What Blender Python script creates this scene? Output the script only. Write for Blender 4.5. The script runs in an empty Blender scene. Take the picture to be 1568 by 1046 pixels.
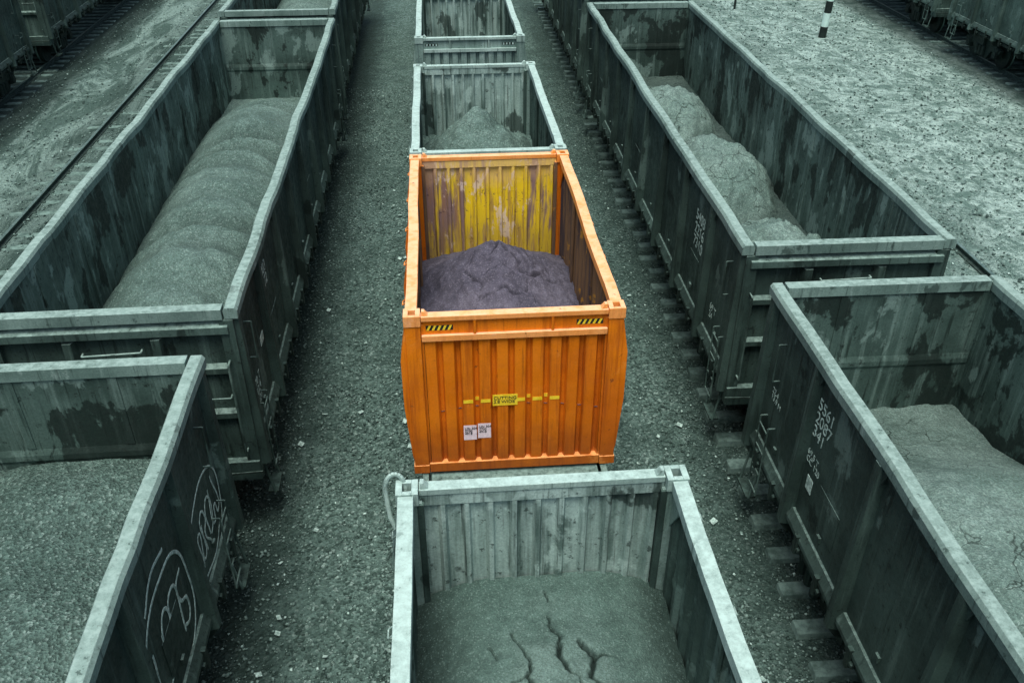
import bpy, math, random
import numpy as np
from mathutils import noise, Vector
random.seed(7); np.random.seed(7)
R=math.radians
sc=bpy.context.scene
COL=sc.collection

# ---------------------------------------------------------------- nodes helpers
class NT:
    def __init__(s,name):
        s.m=bpy.data.materials.new(name); s.m.use_nodes=True
        s.t=s.m.node_tree; s.n=s.t.nodes; s.l=s.t.links
        s.b=s.n['Principled BSDF']
        tc=s.n.new('ShaderNodeTexCoord'); oi=s.n.new('ShaderNodeObjectInfo')
        mu=s.n.new('ShaderNodeMath'); mu.operation='MULTIPLY'; mu.inputs[1].default_value=57.0
        s.l.new(oi.outputs['Random'],mu.inputs[0])
        va=s.n.new('ShaderNodeVectorMath'); va.operation='ADD'
        s.l.new(tc.outputs['Object'],va.inputs[0]); s.l.new(mu.outputs[0],va.inputs[1])
        s.co=va.outputs[0]
        g=s.n.new('ShaderNodeNewGeometry'); s.geo=g
        sx=s.n.new('ShaderNodeSeparateXYZ'); s.l.new(g.outputs['Normal'],sx.inputs[0]); s.nz=sx.outputs[2]
        sp=s.n.new('ShaderNodeSeparateXYZ'); s.l.new(tc.outputs['Object'],sp.inputs[0]); s.pos=sp.outputs
    def scale(s,v):
        m=s.n.new('ShaderNodeVectorMath'); m.operation='MULTIPLY'; s.l.new(s.co,m.inputs[0]); m.inputs[1].default_value=v
        return m.outputs[0]
    def noise(s,scale,detail=4,rough=.6,vec=None,dist=0):
        n=s.n.new('ShaderNodeTexNoise'); n.inputs['Scale'].default_value=scale; n.inputs['Detail'].default_value=detail
        n.inputs['Roughness'].default_value=rough; n.inputs['Distortion'].default_value=dist
        s.l.new(vec if vec is not None else s.co,n.inputs['Vector']); return n.outputs['Fac']
    def voro(s,scale,feature='F1',vec=None,out='Distance'):
        n=s.n.new('ShaderNodeTexVoronoi'); n.feature=feature; n.inputs['Scale'].default_value=scale
        s.l.new(vec if vec is not None else s.co,n.inputs['Vector']); return n.outputs[out]
    def ramp(s,f,a,b,lo=0.,hi=1.):
        n=s.n.new('ShaderNodeMapRange'); n.interpolation_type='SMOOTHSTEP'
        n.inputs[1].default_value=a; n.inputs[2].default_value=b; n.inputs[3].default_value=lo; n.inputs[4].default_value=hi
        s.l.new(f,n.inputs[0]); return n.outputs[0]
    def math(s,op,a,b):
        n=s.n.new('ShaderNodeMath'); n.operation=op
        for i,v in enumerate((a,b)):
            if isinstance(v,(int,float)): n.inputs[i].default_value=v
            else: s.l.new(v,n.inputs[i])
        return n.outputs[0]
    def mix(s,f,a,b,bt='MIX'):
        n=s.n.new('ShaderNodeMix'); n.data_type='RGBA'; n.blend_type=bt
        if isinstance(f,(int,float)): n.inputs[0].default_value=f
        else: s.l.new(f,n.inputs[0])
        for i,v in ((6,a),(7,b)):
            if isinstance(v,tuple): n.inputs[i].default_value=(v[0],v[1],v[2],1)
            else: s.l.new(v,n.inputs[i])
        return n.outputs[2]
    def attr(s,name):
        n=s.n.new('ShaderNodeAttribute'); n.attribute_name=name; return n.outputs['Fac']
    def color(s,c):
        if isinstance(c,tuple): s.b.inputs['Base Color'].default_value=(c[0],c[1],c[2],1)
        else: s.l.new(c,s.b.inputs['Base Color'])
    def rough(s,r,spec=.3,metal=0):
        if isinstance(r,(int,float)): s.b.inputs['Roughness'].default_value=r
        else: s.l.new(r,s.b.inputs['Roughness'])
        s.b.inputs['Specular IOR Level'].default_value=spec; s.b.inputs['Metallic'].default_value=metal
    def bump(s,h,dist,strength=1.0,prev=None):
        n=s.n.new('ShaderNodeBump'); n.inputs['Distance'].default_value=dist; n.inputs['Strength'].default_value=strength
        s.l.new(h,n.inputs['Height'])
        if prev is not None: s.l.new(prev,n.inputs['Normal'])
        s.l.new(n.outputs[0],s.b.inputs['Normal']); return n.outputs[0]

def T(v,k=1.0):  # teal-toned neutral of a given value
    f=min(1,v/.5)
    return (v*(.49+.20*f),v,v*(.86+.07*f))

def paint(name,base,dark,worn,rust,dust_sheen,patch=.6,rgh=.55,streak=.6,pk=.55,dk=.75,dp=None,chip=.60):
    n=NT(name)
    big=n.noise(.8,4,.6)
    c=n.mix(n.ramp(big,.35,.65),dark,base)
    st=n.noise(1,4,.65,vec=n.scale((8,8,.5)))
    c=n.mix(n.ramp(st,streak-.08,streak+.2,0,.6),c,worn)
    pt=n.noise(1,6,.62,vec=n.scale((1.3,1.3,.8)),dist=.25)
    c=n.mix(n.ramp(pt,patch,patch+.04,0,pk),c,worn)
    dp=dp or 1-patch
    c=n.mix(n.ramp(pt,dp-.03,dp,dk,0),c,rust)
    ch=n.noise(11,5,.72)
    st2=n.noise(1,4,.7,vec=n.scale((14,14,.7)))
    c=n.mix(n.ramp(st2,.55,.68,0,.7),c,rust)
    fine=n.noise(45,2,.7)
    c=n.mix(n.ramp(fine,.3,.75,.75,1.0),(0,0,0),c)
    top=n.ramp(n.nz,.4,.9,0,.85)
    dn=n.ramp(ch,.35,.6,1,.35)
    c=n.mix(n.math('MULTIPLY',top,dn),c,dust_sheen)
    c=n.mix(n.ramp(ch,chip,chip+.06,0,.75),c,rust)
    n.color(c); n.rough(n.ramp(ch,.3,.7,rgh-.1,rgh+.2),.2)
    b=n.bump(n.noise(1.5,1,.5),.06,.5)
    n.bump(ch,.008,.6,b)
    return n.m

M={}
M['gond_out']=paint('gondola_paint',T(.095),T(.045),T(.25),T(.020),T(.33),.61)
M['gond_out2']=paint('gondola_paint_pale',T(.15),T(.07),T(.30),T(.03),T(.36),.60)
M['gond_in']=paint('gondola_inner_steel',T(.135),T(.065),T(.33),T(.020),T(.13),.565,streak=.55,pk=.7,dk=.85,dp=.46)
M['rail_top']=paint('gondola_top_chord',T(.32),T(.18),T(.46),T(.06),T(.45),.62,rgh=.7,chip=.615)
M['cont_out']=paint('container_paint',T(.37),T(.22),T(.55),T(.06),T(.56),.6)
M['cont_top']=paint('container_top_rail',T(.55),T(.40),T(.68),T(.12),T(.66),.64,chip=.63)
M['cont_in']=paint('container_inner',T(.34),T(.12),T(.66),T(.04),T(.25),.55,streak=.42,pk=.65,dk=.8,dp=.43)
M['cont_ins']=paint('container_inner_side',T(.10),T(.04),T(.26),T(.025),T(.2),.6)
M['under']=paint('underframe_steel',T(.04),T(.015),T(.10),T(.012),T(.14),.62)

def orange(name,base,dark,worn,dust_sheen,k=1):
    n=NT(name)
    c=n.mix(n.ramp(n.noise(1.1,4,.6),.35,.7),dark,base)
    st=n.noise(1,4,.7,vec=n.scale((10,10,.5)))
    c=n.mix(n.ramp(st,.48,.74,0,.7*k),c,(.34,.07,.006))
    st3=n.noise(1,4,.7,vec=n.scale((22,22,.8)))
    c=n.mix(n.ramp(st3,.58,.70,0,.5*k),c,(.16,.04,.008))
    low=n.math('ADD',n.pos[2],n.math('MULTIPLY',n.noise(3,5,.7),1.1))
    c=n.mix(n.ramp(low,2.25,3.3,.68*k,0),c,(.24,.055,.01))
    c=n.mix(n.ramp(n.noise(2.4,5,.65,dist=.4),.62,.68,0,.35),c,worn)
    c=n.mix(n.ramp(n.noise(50,2,.7),.25,.7,.88,1.0),(0,0,0),c)
    top=n.ramp(n.nz,.4,.9,0,.8)
    c=n.mix(n.math('MULTIPLY',top,n.ramp(n.noise(7,4,.7),.3,.6,.3,1)),c,dust_sheen)  # sky sheen painted as a paler tint on upward faces
    c=n.mix(n.ramp(n.noise(9,5,.7),.65,.69,0,.75),c,(.13,.04,.014))
    n.color(c); n.rough(n.ramp(n.noise(8,3),.3,.7,.4,.7),.3)
    b=n.bump(n.noise(2.2,1,.5),.03,.4); n.bump(n.noise(35,3,.6),.003,.5,b)
    return n.m
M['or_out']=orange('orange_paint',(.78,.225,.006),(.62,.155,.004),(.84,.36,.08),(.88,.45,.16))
M['or_top']=orange('orange_top_rail',(.90,.40,.12),(.85,.31,.05),(.92,.58,.34),(.93,.60,.36),.4)  # pale peach rail, sky sheen put into the colour
def orange_inner():
    n=NT('orange_container_inner')
    st=n.noise(1,4,.7,vec=n.scale((4,4,.45)))
    st=n.math('ADD',st,n.math('MULTIPLY',n.pos[0],.055))
    c=n.mix(n.ramp(st,.38,.49),(.24,.165,.16),(.80,.60,.02))
    st2=n.noise(1,4,.7,vec=n.scale((11,11,.8)))
    c=n.mix(n.ramp(st2,.50,.64,0,.7),c,(.28,.16,.09))
    c=n.mix(n.ramp(n.noise(1,6,.7,vec=n.scale((4,4,1.8)),dist=.4),.56,.62,0,.7),c,(.78,.68,.60))
    c=n.mix(n.ramp(n.noise(14,5,.75),.60,.66,0,.8),c,(.07,.04,.05))
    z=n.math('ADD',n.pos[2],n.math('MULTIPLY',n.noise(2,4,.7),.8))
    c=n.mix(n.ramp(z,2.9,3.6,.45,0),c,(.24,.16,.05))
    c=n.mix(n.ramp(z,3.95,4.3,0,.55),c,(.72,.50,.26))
    n.color(c); n.rough(.7,.2); n.bump(n.noise(25,4,.6),.006,.7)
    return n.m
M['or_in']=orange_inner()
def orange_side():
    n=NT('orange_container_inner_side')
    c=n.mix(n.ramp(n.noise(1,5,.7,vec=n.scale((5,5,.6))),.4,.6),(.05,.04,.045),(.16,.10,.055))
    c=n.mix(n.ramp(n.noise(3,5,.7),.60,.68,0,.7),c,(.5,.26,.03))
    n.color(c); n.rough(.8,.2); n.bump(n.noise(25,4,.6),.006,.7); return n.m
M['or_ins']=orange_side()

def granular(name,a,b,light,scale=28,crack=False,bd=.014,spec=.6,zr=None,lk=.45):
    n=NT(name)
    c=n.mix(n.ramp(n.noise(.8,4,.6,dist=.4),.35,.68),a,b)
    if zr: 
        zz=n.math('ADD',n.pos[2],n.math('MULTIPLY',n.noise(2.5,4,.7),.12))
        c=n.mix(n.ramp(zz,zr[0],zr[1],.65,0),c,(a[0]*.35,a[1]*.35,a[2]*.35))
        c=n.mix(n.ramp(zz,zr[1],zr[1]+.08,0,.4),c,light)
    v=n.n.new('ShaderNodeTexVoronoi'); v.inputs['Scale'].default_value=scale; n.l.new(n.co,v.inputs['Vector'])
    sep=n.n.new('ShaderNodeSeparateColor'); n.l.new(v.outputs['Color'],sep.inputs[0])
    c=n.mix(n.ramp(sep.outputs[0],0,1,.0,spec),c,(a[0]*.3,a[1]*.3,a[2]*.3))
    c=n.mix(n.ramp(sep.outputs[1],.84,.97,0,lk),c,light)
    c=n.mix(n.ramp(n.noise(7,4,.7),.3,.7,.75,1),(0,0,0),c)
    if crack:
        w=n.n.new('ShaderNodeVectorMath'); w.operation='ADD'
        nn=n.n.new('ShaderNodeTexNoise'); nn.inputs['Scale'].default_value=3; nn.inputs['Detail'].default_value=4
        n.l.new(n.co,nn.inputs['Vector']); n.l.new(n.co,w.inputs[0]); 
        s2=n.n.new('ShaderNodeVectorMath'); s2.operation='SCALE'; s2.inputs['Scale'].default_value=.35
        n.l.new(nn.outputs['Color'],s2.inputs[0]); n.l.new(s2.outputs[0],w.inputs[1])
        e=n.voro(2.1,'DISTANCE_TO_EDGE',w.outputs[0])
        k=n.math('MULTIPLY',n.ramp(e,.0,.026,1,0),n.ramp(n.noise(1.1,3,.5),.45,.55))
        c=n.mix(n.math('MULTIPLY',k,.85),c,(a[0]*.13,a[1]*.13,a[2]*.13))
    c=n.mix(n.attr('hollow_shade'),c,(a[0]*.10,a[1]*.10,a[2]*.10))  # shade in troughs, gaps and cracks painted into the load colour
    n.color(c); n.rough(.95,.08)
    b1=n.bump(n.noise(6,5,.65),.045,.5)
    n.bump(v.outputs['Distance'],bd,.9,b1)
    return n.m
M['cargo']=granular('ore_fines',T(.20),T(.28),T(.48),50,spec=.55,bd=.012,lk=.45)
M['cargo_dk']=granular('ore_fines_dark',T(.15),T(.21),T(.44),40,spec=.7,bd=.02,lk=.5)
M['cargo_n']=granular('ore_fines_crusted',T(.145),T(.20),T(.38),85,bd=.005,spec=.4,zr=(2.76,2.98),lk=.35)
M['cargo_lt']=granular('ore_fines_cracked',T(.24),T(.36),T(.52),52,True,spec=.5,bd=.012,lk=.4)
M['cargo_pu']=granular('ore_fines_violet',(.094,.096,.132),(.165,.164,.215),(.32,.32,.39),80,bd=.006,spec=.4,lk=.35)

def ground_mat():
    n=NT('gravel_ground')
    v=n.n.new('ShaderNodeTexVoronoi'); v.inputs['Scale'].default_value=26; n.l.new(n.co,v.inputs['Vector'])
    sep=n.n.new('ShaderNodeSeparateColor'); n.l.new(v.outputs['Color'],sep.inputs[0])
    c=n.mix(sep.outputs[0],T(.055),T(.23))
    c=n.mix(n.ramp(sep.outputs[1],.88,.97,0,.7),c,T(.46))
    n1=n.noise(.7,5,.68,dist=.5); n2=n.noise(3,5,.7)
    c=n.mix(n.ramp(n1,.4,.65,0,.6),c,T(.075))
    c=n.mix(n.ramp(n2,.50,.66,0,.5),c,T(.21))
    x=n.pos[0]
    wig=n.math('MULTIPLY',n.math('SUBTRACT',n.noise(.25,3,.6),.5),5)
    xr=n.math('ADD',x,wig)
    pr=n.ramp(xr,10.2,13.0)
    fro=n.mix(n.ramp(n.noise(1.6,7,.85,dist=1.0),.42,.58),T(.20),T(.58))
    fro=n.mix(n.ramp(n.noise(8,5,.85),.47,.60,0,.75),fro,T(.15))
    fro=n.mix(n.ramp(n.noise(1,6,.8,vec=n.scale((1.1,.12,1)),dist=.8),.50,.62,0,.4),fro,T(.14))
    fro=n.mix(n.ramp(n.noise(1,6,.85,vec=n.scale((1.9,.2,1)),dist=1.0),.55,.64,0,.5),fro,T(.75))
    c=n.mix(n.math('MULTIPLY',pr,.88),c,fro)
    pl=n.ramp(xr,-7.0,-10.0)
    pth=n.mix(n.ramp(n.noise(1,6,.78,vec=n.scale((.9,.22,1)),dist=.9),.44,.58),T(.11),T(.38))
    pth=n.mix(n.ramp(n.noise(9,5,.8),.48,.62,0,.7),pth,T(.10))
    c=n.mix(n.math('MULTIPLY',pl,.8),c,pth)
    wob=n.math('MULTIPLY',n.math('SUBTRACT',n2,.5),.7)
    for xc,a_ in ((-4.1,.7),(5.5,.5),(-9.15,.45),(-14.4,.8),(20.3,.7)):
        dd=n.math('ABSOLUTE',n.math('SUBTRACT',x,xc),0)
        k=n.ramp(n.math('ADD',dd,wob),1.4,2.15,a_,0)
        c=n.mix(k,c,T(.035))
    n.color(c); n.rough(.95,.1)
    b=n.bump(n2,.07,.7)
    n.bump(v.outputs['Distance'],.03,.95,b)
    return n.m
M['ground']=ground_mat()
def stone():
    n=NT('gravel_stone')
    c=n.mix(n.ramp(n.geo.outputs['Random Per Island'],0,1),T(.07),T(.34))
    c=n.mix(n.ramp(n.geo.outputs['Random Per Island'],.965,.985),c,T(.75))
    n.color(c); n.rough(.9,.15); return n.m
M['stone']=stone()
def simple(name,a,b,sc_=8,r=.7,metal=0,bd=.004):
    n=NT(name); f=n.noise(sc_,5,.7); n.color(n.mix(n.ramp(f,.35,.65),a,b)); n.rough(r,.3,metal); n.bump(f,bd,.7); return n.m
M['concrete']=simple('concrete_sleeper',T(.11),T(.27),5,.9,bd=.01)
M['railside']=simple('rail_steel_side',T(.04),T(.09),9,.8)
M['railhead']=simple('rail_head_steel',T(.22),T(.38),9,.4,.6)
M['white']=simple('white_marking',T(.30),T(.78),24,.7)
M['black']=simple('black_rubber',T(.012),T(.03),9,.7)
M['yellow']=simple('yellow_tape',(.85,.62,.02),(.95,.75,.05),16,.5)
M['label']=simple('paper_label',(.75,.66,.72),(.88,.80,.85),20,.6)
M['hole']=simple('dark_recess',T(.01),T(.015),9,.9)
M['pwhite']=simple('post_white_paint',T(.75),T(.85),9,.6)
M['pblack']=simple('post_black_paint',T(.015),T(.03),9,.6)

# ---------------------------------------------------------------- mesh helpers
class MB:
    def __init__(s): s.v=[]; s.f=[]; s.mi=[]; s.mats=[]
    def m(s,key):
        if key not in s.mats: s.mats.append(key)
        return s.mats.index(key)
    def quad(s,pts,key):
        b=len(s.v); s.v+=[tuple(p) for p in pts]; s.f.append(tuple(range(b,b+len(pts)))); s.mi.append(s.m(key))
    def hexa(s,p,key):
        b=len(s.v); s.v+=[tuple(q) for q in p]
        for f in ((0,3,2,1),(4,5,6,7),(0,1,5,4),(1,2,6,5),(2,3,7,6),(3,0,4,7)):
            s.f.append(tuple(b+i for i in f)); s.mi.append(s.m(key))
    def box(s,x0,x1,y0,y1,z0,z1,key):
        if x0>x1:x0,x1=x1,x0
        if y0>y1:y0,y1=y1,y0
        s.hexa([(x0,y0,z0),(x1,y0,z0),(x1,y1,z0),(x0,y1,z0),(x0,y0,z1),(x1,y0,z1),(x1,y1,z1),(x0,y1,z1)],key)
    def prism(s,poly,axis,a,b,key):
        def P(p,t):
            return {'x':(t,p[0],p[1]),'y':(p[0],t,p[1]),'z':(p[0],p[1],t)}[axis]
        n=len(poly); b0=len(s.v)
        s.v+=[P(p,a) for p in poly]+[P(p,b) for p in poly]
        s.f.append(tuple(b0+i for i in range(n))); s.mi.append(s.m(key))
        s.f.append(tuple(b0+n+i for i in reversed(range(n)))); s.mi.append(s.m(key))
        for i in range(n):
            j=(i+1)%n; s.f.append((b0+i,b0+n+i,b0+n+j,b0+j)); s.mi.append(s.m(key))
    def wavy(s,poly,a,b,key,step=.35,amp=.012,seed=0):
        n=len(poly); k=max(2,int((b-a)/step)); b0=len(s.v)
        for i in range(k+1):
            t=a+(b-a)*i/k; e=min(1,i/2,(k-i)/2)
            dx=e*amp*noise.noise(Vector((t*.8,seed,1.3)))*1.6+e*amp*.5*noise.noise(Vector((t*3.1,seed,4)))
            dz=e*amp*noise.noise(Vector((t*.7,seed,9.1)))*1.2+e*amp*.5*noise.noise(Vector((t*3.4,seed,7)))
            for p in poly: s.v.append((p[0]+dx,t,p[1]+dz))
        s.f.append(tuple(b0+i for i in range(n))); s.mi.append(s.m(key))
        s.f.append(tuple(b0+k*n+i for i in reversed(range(n)))); s.mi.append(s.m(key))
        for q in range(k):
            for i in range(n):
                j=(i+1)%n; o=b0+q*n; s.f.append((o+i,o+n+i,o+n+j,o+j)); s.mi.append(s.m(key))
    def cyl(s,p0,p1,r,key,seg=12,r1=None):
        p0=Vector(p0);p1=Vector(p1); d=(p1-p0).normalized()
        u=d.cross(Vector((0,0,1)) if abs(d.z)<.9 else Vector((1,0,0))).normalized(); w=d.cross(u)
        b0=len(s.v); r1=r if r1 is None else r1
        for p,rr in ((p0,r),(p1,r1)):
            for i in range(seg):
                a=2*math.pi*i/seg; s.v.append(tuple(p+(u*math.cos(a)+w*math.sin(a))*rr))
        s.f.append(tuple(b0+i for i in range(seg))); s.mi.append(s.m(key))
        s.f.append(tuple(b0+seg+i for i in reversed(range(seg)))); s.mi.append(s.m(key))
        for i in range(seg):
            j=(i+1)%seg; s.f.append((b0+i,b0+seg+i,b0+seg+j,b0+j)); s.mi.append(s.m(key))
    def pipe(s,pts,r,key,seg=8):
        for a,b in zip(pts[:-1],pts[1:]): s.cyl(a,b,r,key,seg)
    def corr(s,axis,a,b,c,z0,z1,pitch,depth,key,duty=.6):
        n=max(1,round((b-a)/pitch)); p=(b-a)/n; pts=[]
        for i in range(n):
            t=a+i*p; e=p*.09; o=p*duty
            pts+=[(t,0),(t+o-e,0),(t+o+e*.6,depth),(t+p-e,depth)]
        pts.append((b,0))
        for (t0,o0),(t1,o1) in zip(pts[:-1],pts[1:]):
            if axis=='x': s.quad([(t0,c+o0,z0),(t1,c+o1,z0),(t1,c+o1,z1),(t0,c+o0,z1)],key)
            else: s.quad([(c+o0,t0,z0),(c+o1,t1,z0),(c+o1,t1,z1),(c+o0,t0,z1)],key)
    def obj(s,name,parent=None,bevel=0,smooth=False,recalc=True):
        me=bpy.data.meshes.new(name); me.from_pydata(s.v,[],s.f)
        for k in s.mats: me.materials.append(M[k])
        me.polygons.foreach_set('material_index',s.mi)
        if smooth: me.polygons.foreach_set('use_smooth',[True]*len(s.f))
        me.update(); o=bpy.data.objects.new(name,me); COL.objects.link(o)
        if recalc:
            import bmesh
            bm=bmesh.new(); bm.from_mesh(me); bmesh.ops.recalc_face_normals(bm,faces=bm.faces); bm.to_mesh(me); bm.free()
        if parent: o.parent=parent
        if bevel:
            bv=o.modifiers.new('bevel','BEVEL'); bv.width=bevel; bv.segments=2; bv.limit_method='ANGLE'; bv.angle_limit=R(40)
        return o
def empty(name,loc,rz=0):
    e=bpy.data.objects.new(name,None); e.empty_display_size=.5; COL.objects.link(e); e.location=loc; e.rotation_euler=(0,0,rz); return e

def heap(name,parent,x0,x1,y0,y1,hf,key,step=.045):
    nx=int((x1-x0)/step)+1; ny=int((y1-y0)/step)+1
    xs=np.linspace(x0,x1,nx); ys=np.linspace(y0,y1,ny)
    v=[];dm=[]
    for y in ys:
        for x in xs:
            r=hf(x,y)
            if isinstance(r,tuple): v.append((x,y,r[0])); dm.append(r[1])
            else: v.append((x,y,r)); dm.append(0.)
    f=[(j*nx+i,j*nx+i+1,(j+1)*nx+i+1,(j+1)*nx+i) for j in range(ny-1) for i in range(nx-1)]
    me=bpy.data.meshes.new(name); me.from_pydata(v,[],f); me.materials.append(M[key])
    at=me.attributes.new('hollow_shade','FLOAT','POINT'); at.data.foreach_set('value',dm)
    me.polygons.foreach_set('use_smooth',[True]*len(f)); me.update()
    o=bpy.data.objects.new(name,me); COL.objects.link(o); o.parent=parent; return o
def fb(x,y,s,seed=0,o=4):
    return noise.fractal(Vector((x*s+seed,y*s-seed,seed*.37)),1.0,2.0,o)
def segd(x,y,pl):
    m=9
    for (ax,ay),(bx,by) in zip(pl[:-1],pl[1:]):
        dx,dy=bx-ax,by-ay; t=max(0,min(1,((x-ax)*dx+(y-ay)*dy)/(dx*dx+dy*dy+1e-9)))
        m=min(m,math.hypot(x-ax-t*dx,y-ay-t*dy))
    return m

# ---------------------------------------------------------------- bogie
def bogie(parent,yc,name='bogie'):
    b=MB()
    for yw in (yc-.925,yc+.925):
        b.cyl((-.76,yw,.62),(.76,yw,.62),.08,'under',12)
        for sx in (-1,1):
            b.cyl((sx*.70,yw,.62),(sx*.83,yw,.62),.475,'under',28)
            b.cyl((sx*.66,yw,.62),(sx*.70,yw,.62),.505,'railhead',28)
            b.cyl((sx*.90,yw,.62),(sx*1.16,yw,.62),.13,'under',14)
            b.box(sx*.93,sx*1.13,yw-.16,yw+.16,.5,.82,'under')
    for sx in (-1,1):
        b.prism([(yc-1.2,.80),(yc-1.15,.68),(yc-.62,.66),(yc-.42,.36),(yc+.42,.36),(yc+.62,.66),(yc+1.15,.68),(yc+1.2,.80),(yc+.7,.92),(yc+.45,1.02),(yc-.45,1.02),(yc-.7,.92)],'x',sx*.96,sx*1.1,'under')
        for k in (-.2,0,.2): b.cyl((sx*1.14,yc+k,.42),(sx*1.14,yc+k,.74),.075,'under',10)
    b.box(-1.2,1.2,yc-.2,yc+.2,.76,1.02,'under')
    return b.obj(name,parent,.012)

def coupler(parent,y,d,name):
    b=MB()
    b.box(-.14,.14,y,y+d*.42,.95,1.2,'under')
    b.prism([(-.20,y+d*.38),(.22,y+d*.38),(.24,y+d*.62),(.05,y+d*.58),(-.02,y+d*.72),(-.22,y+d*.70)],'z',.9,1.24,'under')
    pts=[(.45,y,1.0),(.47,y+d*.15,.75),(.42,y+d*.30,.52),(.36,y+d*.45,.55)]
    b.pipe(pts,.03,'black')
    return b.obj(name,parent,.012)

# ---------------------------------------------------------------- gondola wagon
RIM=3.65
GS=[0]
def gondola(cx,y0,y1,yaw=0,W=3.1,mat='gond_out',hf=None,cargo='cargo',step=.05,labels=True,postn=10,plates=()):
    L=y1-y0; GS[0]+=3.7; sd=GS[0]
    e=empty('gondola_wagon',(cx,y0,0),yaw)
    hw=W/2-.10
    b=MB()
    n=postn
    ys=[.10]+[1.62+(L-3.24)*i/(n-2-1) for i in range(n-2)]+[L-.10]
    for s in (-1,1):
        b.box(s*hw,s*(hw-.03),.06,L-.06,1.40,3.52,mat)
        b.box(s*(hw-.033),s*(hw-.045),.10,L-.10,1.5,3.52,'gond_in')
        b.prism([(s*(hw-.02),1.30),(s*(hw+.09),1.30),(s*(hw+.09),1.36),(s*(hw+.03),1.47),(s*(hw-.02),1.47)],'y',.02,L-.02,mat)
        b.wavy([(s*(hw-.065),3.50),(s*(hw+.10),3.50),(s*(hw+.105),3.61),(s*(hw+.075),RIM),(s*(hw-.045),RIM),(s*(hw-.07),3.61)],-.02,L+.02,'rail_top',.35,.022,sd+s)
        b.box(s*(hw+.002),s*(hw+.03),.2,L-.2,3.40,3.48,mat)
        for i,y in enumerate(ys):
            w=.09 if i not in (0,n-1) else .10
            a,bb=(y-w,y+w)
            d0,d1=.145,.085
            b.hexa([(s*hw,a,1.18),(s*(hw+d0),a+.035,1.18),(s*(hw+d0),bb-.035,1.18),(s*hw,bb,1.18),
                    (s*hw,a+.01,3.495),(s*(hw+d1),a+.04,3.495),(s*(hw+d1),bb-.04,3.495),(s*hw,bb-.01,3.495)],mat)
            if 0<i<n-1:
                b.hexa([(s*(hw-.25),y-.05,.98),(s*(hw+.02),y-.05,1.02),(s*(hw+.02),y+.05,1.02),(s*(hw-.25),y+.05,.98),
                        (s*(hw-.25),y-.05,1.29),(s*(hw+.13),y-.05,1.17),(s*(hw+.13),y+.05,1.17),(s*(hw-.25),y+.05,1.29)],'under')
                b.prism([(y-.16,3.49),(y+.16,3.49),(y+.09,3.30),(y-.09,3.30)],'x',s*(hw+.031),s*(hw+.045),mat)
            b.box(s*(hw-.046),s*(hw-.058),y-.05,y+.05,1.55,3.49,'gond_in')
        for i in range(len(ys)-1):
            ym=(ys[i]+ys[i+1])/2
            for k in (-.32,.32):
                b.box(s*(hw+.0),s*(hw+.12),ym+k-.035,ym+k+.035,1.12,1.40,'under')
                b.cyl((s*(hw+.07),ym+k-.09,1.2),(s*(hw+.07),ym+k+.09,1.2),.035,'under',8)
            b.box(s*(hw-.14),s*(hw+.045),ym-.5,ym+.5,1.16,1.24,'under')
            b.box(s*hw,s*(hw+.03),ym-.04,ym+.04,1.62,1.70,mat)
            if i%3==1:
                b.box(s*(hw+.001),s*(hw+.009),ym-.3,ym+.25,1.75,2.25,mat)
    for y,d in ((0,1),(L,-1)):
        b.box(-hw+.0,hw-.0,y+d*.05,y+d*.08,1.3,3.50,mat)
        b.box(-hw+.05,hw-.05,y+d*.083,y+d*.095,1.5,3.50,'gond_in')
        b.box(-hw+.085,hw-.085,y-d*.04,y+d*.12,3.50,RIM-.006,'rail_top')
        b.prism([(y+d*.05,3.27),(y-d*.06,3.31),(y-d*.06,3.41),(y+d*.05,3.45)],'x',-hw+.04,hw-.04,'gond_out2')
        for z in (2.75,2.05): b.prism([(y+d*.05,z-.08),(y-d*.03,z-.04),(y-d*.03,z+.04),(y+d*.05,z+.08)],'x',-hw+.12,hw-.12,mat)
        for x in (-.52,.52):
            b.hexa([(x-.09,y+d*.05,1.0),(x+.09,y+d*.05,1.0),(x+.06,y-d*.11,1.0),(x-.06,y-d*.11,1.0),
                    (x-.09,y+d*.05,3.262),(x+.09,y+d*.05,3.262),(x+.05,y-d*.05,3.262),(x-.05,y-d*.05,3.262)],mat)
        for s in (-1,1):
            b.box(s*(hw-.14),s*(hw+.03),y-d*.025,y+d*.05,1.1,3.485,mat)
        b.box(-hw-.02,hw+.02,y-d*.06,y+d*.3,.98,1.29,mat)
        for z in (2.45,): b.prism([(y+d*.0955,z-.10),(y+d*.118,z-.05),(y+d*.118,z+.02),(y+d*.0955,z+.10)],'x',-hw+.07,hw-.07,'gond_in')
        b.box(-.6,-.5,y+d*.0957,y+d*.106,2.56,3.49,'gond_in'); b.box(.5,.6,y+d*.0957,y+d*.106,2.56,3.49,'gond_in')
        b.pipe([(-.35,y-d*.05,3.12),(-.35,y-d*.12,3.12),(.35,y-d*.12,3.14),(.35,y-d*.05,3.14)],.013,'rail_top')
        b.pipe([(hw-.5,y-d*.05,2.4),(hw-.5,y-d*.13,2.4),(hw-.15,y-d*.13,2.4),(hw-.15,y-d*.05,2.4)],.013,'gond_out2')
    b.box(-hw+.05,hw-.05,.1,L-.1,1.42,1.50,'under')
    b.box(-.22,.22,.3,L-.3,.95,1.42,'under')
    for i in range(9): 
        y=.5+(L-1)*i/8; b.box(-hw+.1,hw-.1,y-.08,y+.08,1.1,1.41,'under')
    for (s,y,z,w_,h_) in plates:
        b.box(s*(hw+.001),s*(hw+.008),y-w_/2,y+w_/2,z-h_/2,z+h_/2,'white')
    b.obj('body',e,.012)
    l=MB()
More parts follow.
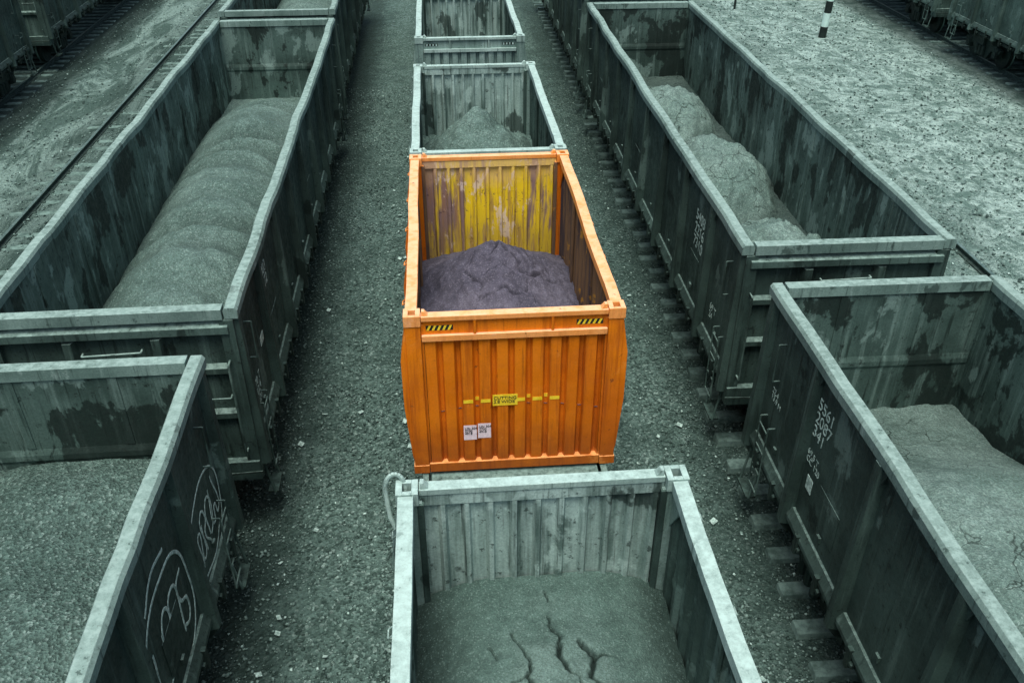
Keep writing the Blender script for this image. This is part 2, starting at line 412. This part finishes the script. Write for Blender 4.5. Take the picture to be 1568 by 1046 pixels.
    for s in (-1,1):
        for ya in (.42,L-.72):
            x=s*(hw+.09)
            for yy in (ya,ya+.30):
                l.pipe([(s*hw,yy,1.9),(x,yy,1.9),(x,yy,.75)],.012,'gond_out2')
            for z in (.78,1.1,1.45,1.8): l.cyl((x,ya,z),(x,ya+.30,z),.011,'gond_out2',6)
            l.pipe([(s*hw,ya+.15,2.55),(x,ya+.15,2.55),(x,ya+.15,3.1),(s*hw,ya+.15,3.1)],.012,'gond_out2')
        for yc_,dd in ((0,-1),(L,1)):
            l.pipe([(s*(hw-.1),yc_,2.9),(s*(hw-.1),yc_+dd*.14,2.9),(s*(hw-.1),yc_+dd*.14,1.5),(s*(hw-.1),yc_,1.5)],.015,'gond_out2')
            l.pipe([(s*(hw+.05),yc_+dd*.10,1.15),(s*.3,yc_+dd*.16,1.15),(s*.2,yc_+dd*.3,1.28)],.014,'under')
            l.pipe([(s*(hw+.02),yc_-dd*.15,1.1),(s*(hw+.10),yc_-dd*.15,.55),(s*(hw+.10),yc_-dd*.55,.55),(s*(hw+.02),yc_-dd*.55,1.1)],.018,'gond_out2')
            l.box(s*(hw+.0),s*(hw+.14),yc_-dd*.15,yc_-dd*.55,.54,.57,'under')
    l.obj('ladders',e)
    bogie(e,2.0,'bogie_a'); bogie(e,L-2.0,'bogie_b')
    coupler(e,-.06,-1,'coupler_a'); coupler(e,L+.06,1,'coupler_b')
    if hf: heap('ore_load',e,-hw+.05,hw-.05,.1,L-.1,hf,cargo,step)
    return e,hw,L,ys

def text(parent,s,x,y,z,size,body='55284316',name='wagon_number',mat='white'):
    c=bpy.data.curves.new(name,'FONT'); c.body=body; c.size=size; c.extrude=.0015; c.space_line=.85
    o=bpy.data.objects.new(name,c); COL.objects.link(o); c.materials.append(M[mat]); o.parent=parent
    o.location=(x,y,z); o.rotation_euler=(R(90),0,R(90)*s); return o
def scribble(parent,s,x,y,z,strokes,w=.016,name='graffiti'):
    cu=bpy.data.curves.new(name,'CURVE'); cu.dimensions='3D'; cu.bevel_depth=w; cu.bevel_resolution=1
    for st in strokes:
        sp=cu.splines.new('BEZIER'); sp.bezier_points.add(len(st)-1)
        for p,(a,b_) in zip(sp.bezier_points,st):
            p.co=(a,b_,0); p.handle_left_type='AUTO'; p.handle_right_type='AUTO'
    cu.materials.append(M['white']); o=bpy.data.objects.new(name,cu); COL.objects.link(o); o.parent=parent
    o.location=(x,y,z); o.rotation_euler=(R(90),0,R(90)*s); o.scale=(1,1,.15); return o

# loads -----------------------------------------------------------
def h_left_main(x,y):
    g=max(0,1-abs(x/1.5)**2.0)
    endf=1/(1+math.exp((y-12.4)*2.2)); 
    endn=1/(1+math.exp(-(y-.9)*3))
    yy=y+.40*fb(x,y,.6,11)-.10*x*x
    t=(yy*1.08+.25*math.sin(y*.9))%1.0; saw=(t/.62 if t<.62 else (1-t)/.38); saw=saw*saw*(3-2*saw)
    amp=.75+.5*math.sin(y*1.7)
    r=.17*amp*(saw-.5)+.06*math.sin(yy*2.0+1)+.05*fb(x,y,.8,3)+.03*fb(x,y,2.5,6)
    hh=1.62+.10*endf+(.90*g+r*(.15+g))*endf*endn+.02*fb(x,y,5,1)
    return (hh,.42*(1-saw)*amp*g*endf)  # second value paints shade into the ripple troughs
def h_left_near(x,y):
    return 2.20+.30*max(0,1-(x/1.5)**2)+.07*fb(x,y,.7,5)+.02*fb(x,y,4,2)-.12*math.exp(-((y-14.6)/.5)**2)
def h_right_main(x,y):
    h=1.60+.04*fb(x,y,1.2,8); dmn=9
    for cx,cy,rx,ry,hh in ((-.10,10.2,1.22,1.40,1.12),(-.02,6.35,1.32,1.72,1.14),(.05,2.75,1.35,1.42,1.08),(.0,13.2,1.2,.7,.2)):
        d=math.sqrt(((x-cx)/rx)**2+((y-cy)/ry)**2)+.18*fb(x,y,1.3,cy)
        dmn=min(dmn,d)
        lob=.07*fb(x,y,2.2,cy+3)-.12*abs(fb(x,y,1.5,cy+8))+.07*fb(x,y,4.5,cy+5)
        h=max(h,1.5+hh*(1-min(1,max(0,d-.05)/.98)**2.2)+lob)
    k=max(0,min(1,(dmn-.84)/.14))
    return (h+.02*fb(x,y,7,2),.65*k)  # second value paints shade into the hollows between heaps
def h_right_near(x,y,L=14.5):
    t=1/(1+math.exp((y-(L-1.7))*2.3))
    return (1.66+.03*fb(x,y,2,4)+t*(.50+.38*max(0,1-((x-.1)/1.6)**2)+.07*fb(x,y,.8,6))+.03*fb(x,y,3,1),.35*(1-t))
def h_flat(x,y): return 2.1+.4*max(0,1-(x/1.5)**2)+.15*fb(x,y,.5,7)

YL=R(.35); YR=R(-.6)
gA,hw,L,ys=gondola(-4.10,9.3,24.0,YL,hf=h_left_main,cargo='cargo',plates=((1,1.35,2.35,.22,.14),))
text(gA,1,hw+.004,1.85,2.95,.24,'5803\n4172'); text(gA,1,hw+.004,.55,2.05,.17,'70 T\n22.4\n120')
gB,hw,L,ys=gondola(-4.18,-6.3,8.27,YL,hf=h_left_near,cargo='cargo_dk',step=.05)
g1=[[(-.02,.55),(.05,.05),(.16,.5),(.22,.1),(.34,.5)],[(.38,.1),(.40,.62),(.55,.45),(.42,.32),(.58,.08)],[(.62,.15),(.64,.55),(.80,.58),(.82,.2),(.66,.12)],[(.88,.62),(.90,.12),(1.02,.3),(1.14,.12),(1.1,.68)],
    [(-.12,.02),(.1,-.22),(.6,-.28),(1.15,-.12),(1.36,.25),(1.3,.66),(.9,.88),(.3,.86),(-.1,.66),(-.2,.3),(-.12,.02)],[(.1,-.1),(.7,-.16),(1.1,0)]]
scribble(gB,1,hw+.006,13.22,1.66,[[(a*.80,b*.98) for a,b in s] for s in g1],.018)
g2=[[(0,.6),(.05,.1),(.3,.05),(.35,.55)],[(.42,.05),(.42,.6),(.6,.65),(.62,.38),(.45,.3),(.66,.05)],[(.75,.05),(.87,.65),(1.0,.05)],[(.78,.25),(.95,.28)],[(1.3,.6),(1.07,.55),(1.1,.35),(1.28,.25),(1.2,.05),(1.0,.1)],
    [(-.15,-.05),(.3,-.22),(.9,-.24),(1.4,-.05),(1.5,.4),(1.3,.8),(.7,.92),(.1,.85),(-.2,.6),(-.22,.2),(-.15,-.05)],[(.1,.95),(.5,1.1),(1.0,1.05)]]
scribble(gB,1,hw+.006,11.62,1.70,[[(a*.80,b*1.15) for a,b in s] for s in g2],.022)
gC,hw,L,ys=gondola(5.50,10.4,25.2,YR,W=3.0,hf=h_right_main,cargo='cargo_lt')
text(gC,-1,-hw-.004,2.6,2.85,.27,'5408\n2216\n7310'); text(gC,-1,-hw-.004,1.3,1.9,.17,'69 T\n24')
gD,hw,L,ys=gondola(5.38,-5.2,9.33,YR,W=3.0,hf=h_right_near,cargo='cargo_lt',plates=((-1,12.62,2.02,.16,.2),))
text(gD,-1,-hw-.004,12.83,3.0,.22,'5561\n2087\n341'); text(gD,-1,-hw-.004,12.83,2.35,.12,'69.5 T\nCC 120'); text(gD,-1,-hw-.004,14.1,2.3,.12,'22.4\n13.9 M')
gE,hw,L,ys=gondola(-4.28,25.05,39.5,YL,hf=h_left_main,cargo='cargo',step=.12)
gF,hw,L,ys=gondola(5.68,26.3,41,YR,W=3.0,hf=h_flat,cargo='cargo_lt',step=.12)
gondola(-14.7,16.5,30.9,R(1.0),hf=h_flat,step=.3,mat='gond_out')
gondola(-14.95,32.6,47,R(1.0),hf=h_flat,step=.3,mat='gond_out')
gondola(20.4,18.5,32.9,R(-1.2),hf=h_flat,step=.3,mat='gond_out2')
gondola(20.75,34.1,48.5,R(-1.2),hf=h_flat,step=.3,mat='gond_out2')
gondola(21.1,49.7,64,R(-1.2),hf=h_flat,step=.3,mat='gond_out')
gondola(20.1,2.9,17.3,R(-1.2),hf=h_flat,step=.3,mat='gond_out')

# ---------------------------------------------------------------- containers
CT=4.05; CB=1.82
def container(y0,y1,hf,org=False,cargo='cargo',cx=.715,step=.03):
    out,top,inn,ins=('or_out','or_top','or_in','or_ins') if org else ('cont_out','cont_top','cont_in','cont_ins')
    e=empty('open_top_container',(cx,y0,0)); L=y1-y0; hw=1.22; GS[0]+=2.3; sd=GS[0]
    b=MB()
    pw=.17
    for s in (-1,1):
        for y,d in ((0,1),(L,-1)):
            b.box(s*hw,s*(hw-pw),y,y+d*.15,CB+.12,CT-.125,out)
            b.box(s*(hw-pw),s*(hw-pw-.03),y+d*.03,y+d*.14,CB+.12,CT-.125,out)
            for z0,z1 in ((CB,CB+.118),(CT-.122,CT+.012)):
                X0,X1=s*(hw+.012),s*(hw-.175); Y0,Y1=y-d*.012,y+d*.175
                wx=.055; wy=.045; kk=top if z1>3 else out
                b.box(X0,X0-s*wx,Y0,Y1,z0,z1,kk); b.box(X1,X1+s*wx,Y0,Y1,z0,z1,kk)
                b.box(X0-s*wx,X1+s*wx,Y0,Y0+d*wy,z0,z1,kk); b.box(X0-s*wx,X1+s*wx,Y1-d*wy,Y1,z0,z1,kk)
                b.box(X0-s*wx,X1+s*wx,Y0+d*wy,Y1-d*wy,z0+.01,z0+.03,'hole')
            b.prism([(y+d*.15,CT-.14),(y+d*.42,CT-.14),(y+d*.15,CT-.55)],'x',s*(hw-.09),s*(hw-.11),out)
            b.hexa([(s*(hw-.19),y+d*.02,CT-.004),(s*(hw-.26),y+d*.02,CT-.004),(s*(hw-.26),y+d*.10,CT-.004),(s*(hw-.19),y+d*.10,CT-.004),
                    (s*(hw-.19),y+d*.03,CT+.05),(s*(hw-.22),y+d*.03,CT+.05),(s*(hw-.22),y+d*.09,CT+.05),(s*(hw-.19),y+d*.09,CT+.05)],top)
        X0,X1=s*(hw-.005),s*(hw-.135)
        b.wavy([(X0,CT-.115),(X1,CT-.115),(X1,CT-.004),(X0,CT-.004)],.176,L-.176,top,.2,.011,sd+s)
        b.box(s*(hw-.0),s*(hw-.11),.176,L-.176,CB+.01,CB+.15,out)
        b.corr('y',.15,L-.15,s*(hw-.05),CB+.15,CT-.105,.28,-s*.04,out)
        b.corr('y',.15,L-.15,s*(hw-.056),CB+.15,CT-.106,.28,-s*.04,ins)
        for ya,yb in ((.02,.30),(L*.36,L*.36+.2),(L*.64-.2,L*.64),(L-.30,L-.02)):
            b.prism([(s*(hw+.001),CT-.14),(s*(hw+.075),CT-.60),(s*(hw+.075),CT-1.25),(s*(hw+.02),CB+.26),(s*(hw+.001),CB+.16)],'y',ya,yb,out)
        b.prism([(s*(hw-.03),CT-.3),(s*(hw+.045),CT-.76),(s*(hw+.045),CT-1.06),(s*(hw-.03),CB+.35)],'y',.31,L-.31,out)
        for k in range(5):
            y=.5+(L-1)*k/4; b.pipe([(s*(hw+.0),y-.04,CT-.08),(s*(hw+.03),y-.04,CT-.11),(s*(hw+.03),y+.04,CT-.11),(s*(hw),y+.04,CT-.08)],.008,out,6)
        for k in (.33,.66): b.box(s*(hw-.10),s*(hw-.13),L*k-.05,L*k+.05,CB+.15,CT-.125,ins)
    for y,d in ((0,1),(L,-1)):
        a=hw-.18
        b.box(-a,a,y+d*.0,y+d*.115,CT-.065,CT-.006,top)
        b.box(-a,a,y+d*.035,y+d*.055,CT-.25,CT-.065,out)
        b.box(-a,a,y-d*.004,y+d*.0545,CT-.325,CT-.251,top)
        for x in (-.45,.42): b.box(x-.015,x+.015,y+d*.003,y+d*.034,CT-.249,CT-.066,out)
        b.box(-a,a,y+d*.005,y+d*.10,CB+.0,CB+.13,out)
        a2=hw-.205
        b.corr('x',-a2,a2,y+d*.03,CB+.13,CT-.326,.205,d*.062,out,.68)
        b.corr('x',-a2,a2,y+d*.058,CB+.10,CT-.19,.205,d*.045,inn,.68)
        b.box(-a,a,y+d*.0555,y+d*.104,CT-.188,CT-.068,inn)
        for s in (-1,1): b.box(s*(a2-.01),s*(hw-.16),y+d*.11,y+d*.16,CB+.1,CT-.13,ins)
    b.box(-hw+.06,hw-.06,.06,L-.06,CB+.06,CB+.10,ins)
    for k in range(8):
        y=.3+(L-.6)*k/7; b.box(-hw+.05,hw-.05,y-.05,y+.05,CB-.0,CB+.058,out)
    b.obj('box_frame',e,.008)
    heap('ore_load',e,-hw+.085,hw-.085,.08,L-.08,hf,cargo,step)
    return e,L

CO=[[(-.35,3.45),(-.45,2.95),(-.28,2.5),(-.42,2.1),(-.36,1.6)],[(.05,3.1),(.42,2.8),(.40,2.3),(.50,1.8)],[(-.2,2.75),(.05,2.82),(.35,2.68)],[(-.3,2.3),(0,2.45),(.4,2.3)],[(-.85,2.9),(-.5,2.85)],[(.45,2.75),(.85,2.95)],[(.0,3.2),(-.1,2.9)]]
def h_or(x,y):
    px,py=.0,3.2
    d=math.hypot((x-px)/1.2,(y-py)/1.15)
    h=2.60+.03*fb(x,y,1.2,2)+.16*max(0,1-(x/1.2)**2)
    rn=abs(noise.fractal(Vector((x*1.9+.3,y*1.9,7.3)),.8,2.0,4))
    cone=.42*max(0,1-d*.98)**1.15+.11*math.exp(-(d*2.0)**2)
    near=.10*math.exp(-((x-.1)/.35)**2-((y-2.1)/.5)**2)
    h+=cone+near+(.04-.13*min(.5,rn)+.03*fb(x,y,4,7))*math.exp(-(d*.85)**2)
    dk=0
    wx=x+.11*fb(x,y,3.5,2); wy=y+.11*fb(x,y,3.5,6); wn=max(.2,.8+1.6*fb(x,y,2.5,12))
    for pl in CO:
        dd=segd(wx,wy,pl)
        h-=.045*wn*math.exp(-(dd/.022)**2)-.028*math.exp(-(dd/.14)**2); dk=max(dk,math.exp(-(dd/(.012*wn+.003))**2))
    far=max(0,y-3.6); h-=.30*far
    return (h+.016*fb(x,y,7,5),.6*dk)  # second value paints the cracks dark, as shaded creases
cr=[[(-.30,4.12),(-.20,3.90),(-.24,3.70),(-.12,3.52),(-.18,3.38)],[(.02,4.28),(.08,4.08),(.03,3.88),(.08,3.72)],[(.20,3.98),(.32,3.80),(.28,3.6),(.42,3.45)],[(-.02,4.60),(.02,4.40)],
    [(-.12,3.52),(-.3,3.2),(-.15,3.0)],[(.32,3.80),(.5,3.84)],[(-.24,3.70),(-.40,3.62)],[(-.5,4.0),(-.42,3.85)],[(.08,3.72),(.2,3.62),(.18,3.5)]]
def h_near(x,y):
    e=max(0,(abs(x)-.45)); h=2.90-.42*e**1.6+.03*fb(x,y,1.0,4)+.10*math.exp(-((x-.1)/.7)**2-((y-3.3)/.8)**2)
    dk=0
    if 2.8<y<4.75:
        xx=x+.07*fb(x,y,4,2); yy=y+.07*fb(x,y,4,6); wn=max(.35,1+1.2*fb(x,y,4,9))
        for i,pl in enumerate(cr):
            d=segd(xx,yy,pl); w=(.013 if i<3 else .007)*wn
            h-=.07*math.exp(-(d/max(.006,w))**2); dk=max(dk,math.exp(-(d/max(.006,w))**2))
    return (h+.006*fb(x,y,10,5),.92*dk)  # crack shade goes into the colour through the second value
def h_cone(py,pk):
    def f(x,y):
        d=math.hypot((x-.02)/1.1,(y-py)/1.3)+.08*fb(x,y,1.8,py+2)
        return 2.62+pk*max(0,1-d*.95)+.06*fb(x,y,1.5,py)-.10*abs(fb(x,y,2.4,py))+.015*fb(x,y,9,5)
    return f
cN,L=container(.76,5.60,h_near,cargo='cargo_n',step=.0095)
cO,LO=container(8.24,13.06,h_or,True,'cargo_pu',step=.014)
c3,L=container(13.16,18.06,h_cone(3.75,.92),cargo='cargo')
c4,L=container(20.15,25.0,h_cone(2.5,.9),cargo='cargo',step=.06)
c5,L=container(25.1,29.95,h_cone(2.5,.7),cargo='cargo',step=.1)
c6,L=container(32.2,37.0,h_cone(2.5,.7),cargo='cargo',step=.1)
for c,L_ in ((c3,4.9),(c4,4.85)):
    d=MB()
    for sx in (-1,1):
        d.box(sx*.86-.14,sx*.86+.14,.0325,.034,CT-.19,CT-.135,'black')
        for k in range(4): d.box(sx*.86-.12+k*.07,sx*.86-.09+k*.07,.030,.0318,CT-.185,CT-.14,'white')
    d.obj('stickers',c)

d=MB()
yf=.0275
a2=1.015; nr=round(2*a2/.205); p=2*a2/nr
z=CB+1.03
for i in range(2,8):
    x0=-a2+i*p
    if i==4: continue
    d.box(x0+.004,x0+p*.58,yf-.0015,yf,z-.024,z+.024,'yellow')
for i in (2,3,5,6):
    x0=-a2+i*p+p*.72
    d.box(x0,x0+p*.2,yf+.058,yf+.0625,z-.024,z+.024,'yellow')
d.box(-a2+4*p+.0-.06,-a2+5*p+.03,yf-.004,yf-.002,z-.075,z+.085,'yellow')
for k in (0,1):
    d.box(-a2+2*p-.005+k*.17,-a2+2*p+.15+k*.17,yf-.0015-k*.001,yf-.0005-k*.001,CB+.46+k*.02,CB+.68+k*.02,'label')
for sx in (-1,1):
    xc=sx*.84
    d.box(xc-.15,xc+.15,.0325,.034,CT-.20,CT-.135,'black')
    for k in range(5):
        xx=xc-.145+k*.058
        d.hexa([(xx,.0305,CT-.198),(xx+.026,.0305,CT-.198),(xx+.026,.032,CT-.198),(xx,.032,CT-.198),
                (xx+.028,.0305,CT-.137),(xx+.054,.0305,CT-.137),(xx+.054,.032,CT-.137),(xx+.028,.032,CT-.137)],'yellow')
d.obj('stickers',cO)
t=text(cO,0,-a2+4*p-.050,yf-.006,z+.014,.062,'CUTTING\n2.8 WIDE','warning_text','black'); t.rotation_euler=(R(90),0,0)
for k in range(2):
    t=text(cO,0,-a2+2*p+.008+k*.17,yf-.005,CB+.62+k*.02,.045,'UN 304\n2700\n4918','label_text','black'); t.rotation_euler=(R(90),0,0)

def flat(y0,y1):
    e=empty('container_flat_wagon',(.715,y0,0)); L=y1-y0; b=MB()
    for s in (-1,1):
        b.prism([(s*1.06,1.45),(s*1.14,1.45),(s*1.14,1.795),(s*1.06,1.795),(s*1.06,1.77),(s*1.11,1.77),(s*1.11,1.48),(s*1.06,1.48)],'y',0,L,'gond_out2')
        b.box(s*.12,s*.32,.2,L-.2,1.05,1.72,'under')
    for i in range(12):
        y=.08+(L-.16)*i/11; b.box(-1.05,1.05,y-.08,y+.08,1.58,1.74,'cont_out')
    for y,d in ((0,-1),(L,1)):
        b.box(-1.15,1.15,y,y-d*.12,1.1,1.79,'gond_out2')
        b.box(-1.03,1.03,y-d*.15,y-d*.7,1.742,1.765,'gond_out2')
        for s in (-1,1):
            b.pipe([(s*1.1,y,1.3),(s*1.1,y+d*.12,1.3),(s*1.1,y+d*.12,.5),(s*.8,y+d*.12,.5),(s*.8,y+d*.12,1.3),(s*.8,y,1.3)],.016,'cont_top')
    b.obj('deck_frame',e,.008)
    bogie(e,1.6,'bogie_a'); bogie(e,L-1.6,'bogie_b'); coupler(e,0,-1,'coupler_a'); coupler(e,L,1,'coupler_b')
    return e
flat(-6.5,5.9); fw=flat(7.9,19.1); flat(20.0,31.0); flat(32,44)
hp=MB(); pts=[]
for i in range(13):
    a=math.pi*i/12; pts.append((-.525-.085*math.cos(a),5.57+.05*math.sin(a),4.0+.12*math.sin(a)))
pts=[(-.505,5.45,3.55),(-.58,5.50,3.75)]+pts+[(-.44,5.57,3.90),(-.47,5.56,3.88)]
hp.pipe([(x-.715,y-.76,z) for x,y,z in pts],.02,'cont_top',8)
hp.obj('grab_hoop',cN)

# ---------------------------------------------------------------- tracks
def track(cx,yaw,sleepz,name='railway_track',y0=-10,y1=140,xe0=1.36):
    e=empty(name,(cx,y0,0),yaw); b=MB(); L=y1-y0
    for s in (-1,1):
        x=s*.795
        b.prism([(x-.07,.0),(x+.07,.0),(x+.07,.015),(x+.012,.035),(x+.012,.10),(x+.036,.115),(x+.036,.138),(x-.036,.138),(x-.036,.115),(x-.012,.10),(x-.012,.035),(x-.07,.015)],'y',0,L,'railside')
        b.box(x-.034,x+.034,0,L,.139,.146,'railhead')
    b.obj('rails',e)
    b=MB()
    y=.2
    while y<L-.5:
        t=random.uniform(-.02,.02)
        zt=sleepz+random.uniform(-.02,.012)
        xe=xe0+random.uniform(-.03,.03); xf=xe0+random.uniform(-.06,.05)
        b.hexa([(-xf,y-.14+t,-.15),(xe,y-.14-t,-.15),(xe,y+.14-t,-.15),(-xf,y+.14+t,-.15),
                (-xf+.03,y-.11+t,zt),(xe-.03,y-.11-t,zt),(xe-.03,y+.11-t,zt),(-xf+.03,y+.11+t,zt)],'concrete')
        for s in (-1,1):
            b.box(s*.795-.14,s*.795+.14,y-.05,y+.05,zt-.02,zt+.025,'railside')
        y+=.62
        if y>75 and cx<0: break
    b.obj('sleepers',e,.01)
track(.715,0,-.03)
track(-4.0,YL,-.03)
track(5.48,YR,.085,xe0=1.56)
track(-9.15,R(.25),-.005)
track(10.45,R(-.4),-.02)
track(-14.2,R(1.0),.02)
track(19.9,R(-1.2),.02)

# ---------------------------------------------------------------- ground
def axis(lo,hi,flo,fhi,fine):
    a=list(np.arange(flo,fhi,fine)); st=fine; x=fhi
    while x<hi: a.append(x); st*=1.35; x+=st
    a.append(hi); st=fine; x=flo-fine; pre=[]
    while x>lo: pre.append(x); st*=1.35; x-=st
    pre.append(lo); return np.array(pre[::-1]+a)
xs=axis(-600,600,-18,22,.16); ys_=axis(-300,900,1,50,.2)
vv=[]
tracks=[.715,-4.1,5.5,-9.15,10.45,-14.3,20.1]
for y in ys_:
    for x in xs:
        f=1.0 if (-18<=x<=22 and 0<=y<=51) else 0
        z=-.012+ (f*.035*fb(x,y,.9,3,4))
        dt=min(abs(x-t) for t in tracks)
        if dt<1.9: z=-.012+(z+.012)*.35
        vv.append((x,y,z))
nx=len(xs); ny=len(ys_)
ff=[(j*nx+i,j*nx+i+1,(j+1)*nx+i+1,(j+1)*nx+i) for j in range(ny-1) for i in range(nx-1)]
me=bpy.data.meshes.new('ground'); me.from_pydata(vv,[],ff); me.materials.append(M['ground']); me.polygons.foreach_set('use_smooth',[True]*len(ff))
g=bpy.data.objects.new('ground',me); COL.objects.link(g)

def stones(name,zones):
    V=[];F=[];k=0
    base=np.array([(1,0,0),(0,1,0),(-1,0,0),(0,-1,0),(0,0,1),(0,0,-1)],float)
    tri=np.array([(0,1,4),(1,2,4),(2,3,4),(3,0,4),(1,0,5),(2,1,5),(3,2,5),(0,3,5)])
    for (x0,x1,y0,y1,n,s0,s1) in zones:
        x=np.random.uniform(x0,x1,n); u=np.random.rand(n); y=y0+(y1-y0)*u**1.4
        s=s0+(s1-s0)*np.random.rand(n)**3
        P=base[None]*s[:,None,None]*np.random.uniform(.55,1.2,(n,6,1))*np.array([1,1,.65])
        P+=np.random.normal(0,.18,(n,6,3))*s[:,None,None]
        a=np.random.rand(n)*6.28; c,sn=np.cos(a),np.sin(a)
        X=P[:,:,0]*c[:,None]-P[:,:,1]*sn[:,None]+x[:,None]; Y=P[:,:,0]*sn[:,None]+P[:,:,1]*c[:,None]+y[:,None]
        Z=P[:,:,2]+(s*.25)[:,None]
        V.append(np.stack([X,Y,Z],-1).reshape(-1,3)); F.append((tri[None]+(np.arange(n)*6)[:,None,None]+k).reshape(-1,3)); k+=n*6
    V=np.concatenate(V);F=np.concatenate(F)
    me=bpy.data.meshes.new(name); me.vertices.add(len(V)); me.vertices.foreach_set('co',V.ravel())
    me.loops.add(len(F)*3); me.loops.foreach_set('vertex_index',F.ravel().astype(np.int32))
    me.polygons.add(len(F)); me.polygons.foreach_set('loop_start',np.arange(0,len(F)*3,3,dtype=np.int32)); me.polygons.foreach_set('loop_total',np.full(len(F),3,dtype=np.int32))
    me.materials.append(M['stone']); me.update(); me.validate()
    o=bpy.data.objects.new(name,me); COL.objects.link(o)
stones('gravel',[(-3.4,-.3,3,30,28000,.008,.034),(1.7,4.9,3,30,28000,.008,.034),(-13.5,-5.5,12,45,14000,.012,.05),(7,18.8,9,45,26000,.012,.055),(-1,3,4,9,4000,.008,.035)])

# scraps of paper and broken lump ore lying between the tracks
b=MB()
for i in range(46):
    x=random.choice((random.uniform(-2.5,-.7),random.uniform(2.1,3.9))); y=5+20*random.random()**1.3; a=random.uniform(0,6.28); w=random.uniform(.02,.055); h=w*random.uniform(.5,1.4)
    P=[(-w,-h,0),(w,-h*.8,.012),(w*.8,h,.03),(-w*.9,h*.9,.008)]
    b.quad([(x+p[0]*math.cos(a)-p[1]*math.sin(a),y+p[0]*math.sin(a)+p[1]*math.cos(a),.03+p[2]) for p in P],'white')
b.obj('litter',recalc=False)

e=empty('striped_marker_post',(15.45,35.3,0)); e.rotation_euler=(R(1),R(2),0); b=MB()
for i,(z0,z1) in enumerate(((-.1,.42),(.42,.95),(.95,1.4),(1.4,1.95))):
    b.cyl((0,0,z0),(0,0,z1),.14 if i else .15,'pblack' if i%2==0 else 'pwhite',16)
b.cyl((0,0,1.95),(0,0,2.02),.14,'pblack',16,.05)
b.obj('post',e,.01)
e=empty('marker_stake',(13.4,40.5,0)); b=MB(); b.cyl((0,0,-.1),(0,0,.8),.05,'pblack',10); b.box(-.1,.1,-.02,.02,.7,.95,'pwhite'); b.obj('stake',e)

# ---------------------------------------------------------------- light
w=bpy.data.worlds.new('World'); sc.world=w; w.use_nodes=True; nt=w.node_tree
bg=nt.nodes['Background']; sky=nt.nodes.new('ShaderNodeTexSky'); sky.sky_type='NISHITA'; sky.sun_disc=False
az=R(195); el=R(70)
sky.sun_elevation=el; sky.sun_rotation=az; sky.dust_density=6; sky.air_density=1; sky.ozone_density=.3
nt.links.new(sky.outputs[0],bg.inputs[0]); bg.inputs[1].default_value=.14
sd=bpy.data.lights.new('sun','SUN'); sd.energy=2.5; sd.angle=R(34); sd.color=(1,.95,.90)
so=bpy.data.objects.new('sun',sd); COL.objects.link(so)
dirv=Vector((math.sin(az)*math.cos(el),math.cos(az)*math.cos(el),math.sin(el)))
so.rotation_euler=dirv.to_track_quat('Z','Y').to_euler(); so.location=(0,0,30)

cam=bpy.data.cameras.new('camera'); cam.sensor_width=36; cam.lens=30.93; cam.clip_end=3000; cam.clip_start=.05
co=bpy.data.objects.new('camera',cam); COL.objects.link(co); co.location=(0,0,9.05); co.rotation_euler=(R(57),0,R(-4.7)); sc.camera=co
sc.view_settings.view_transform='Standard'; sc.view_settings.look='None'; sc.view_settings.exposure=0
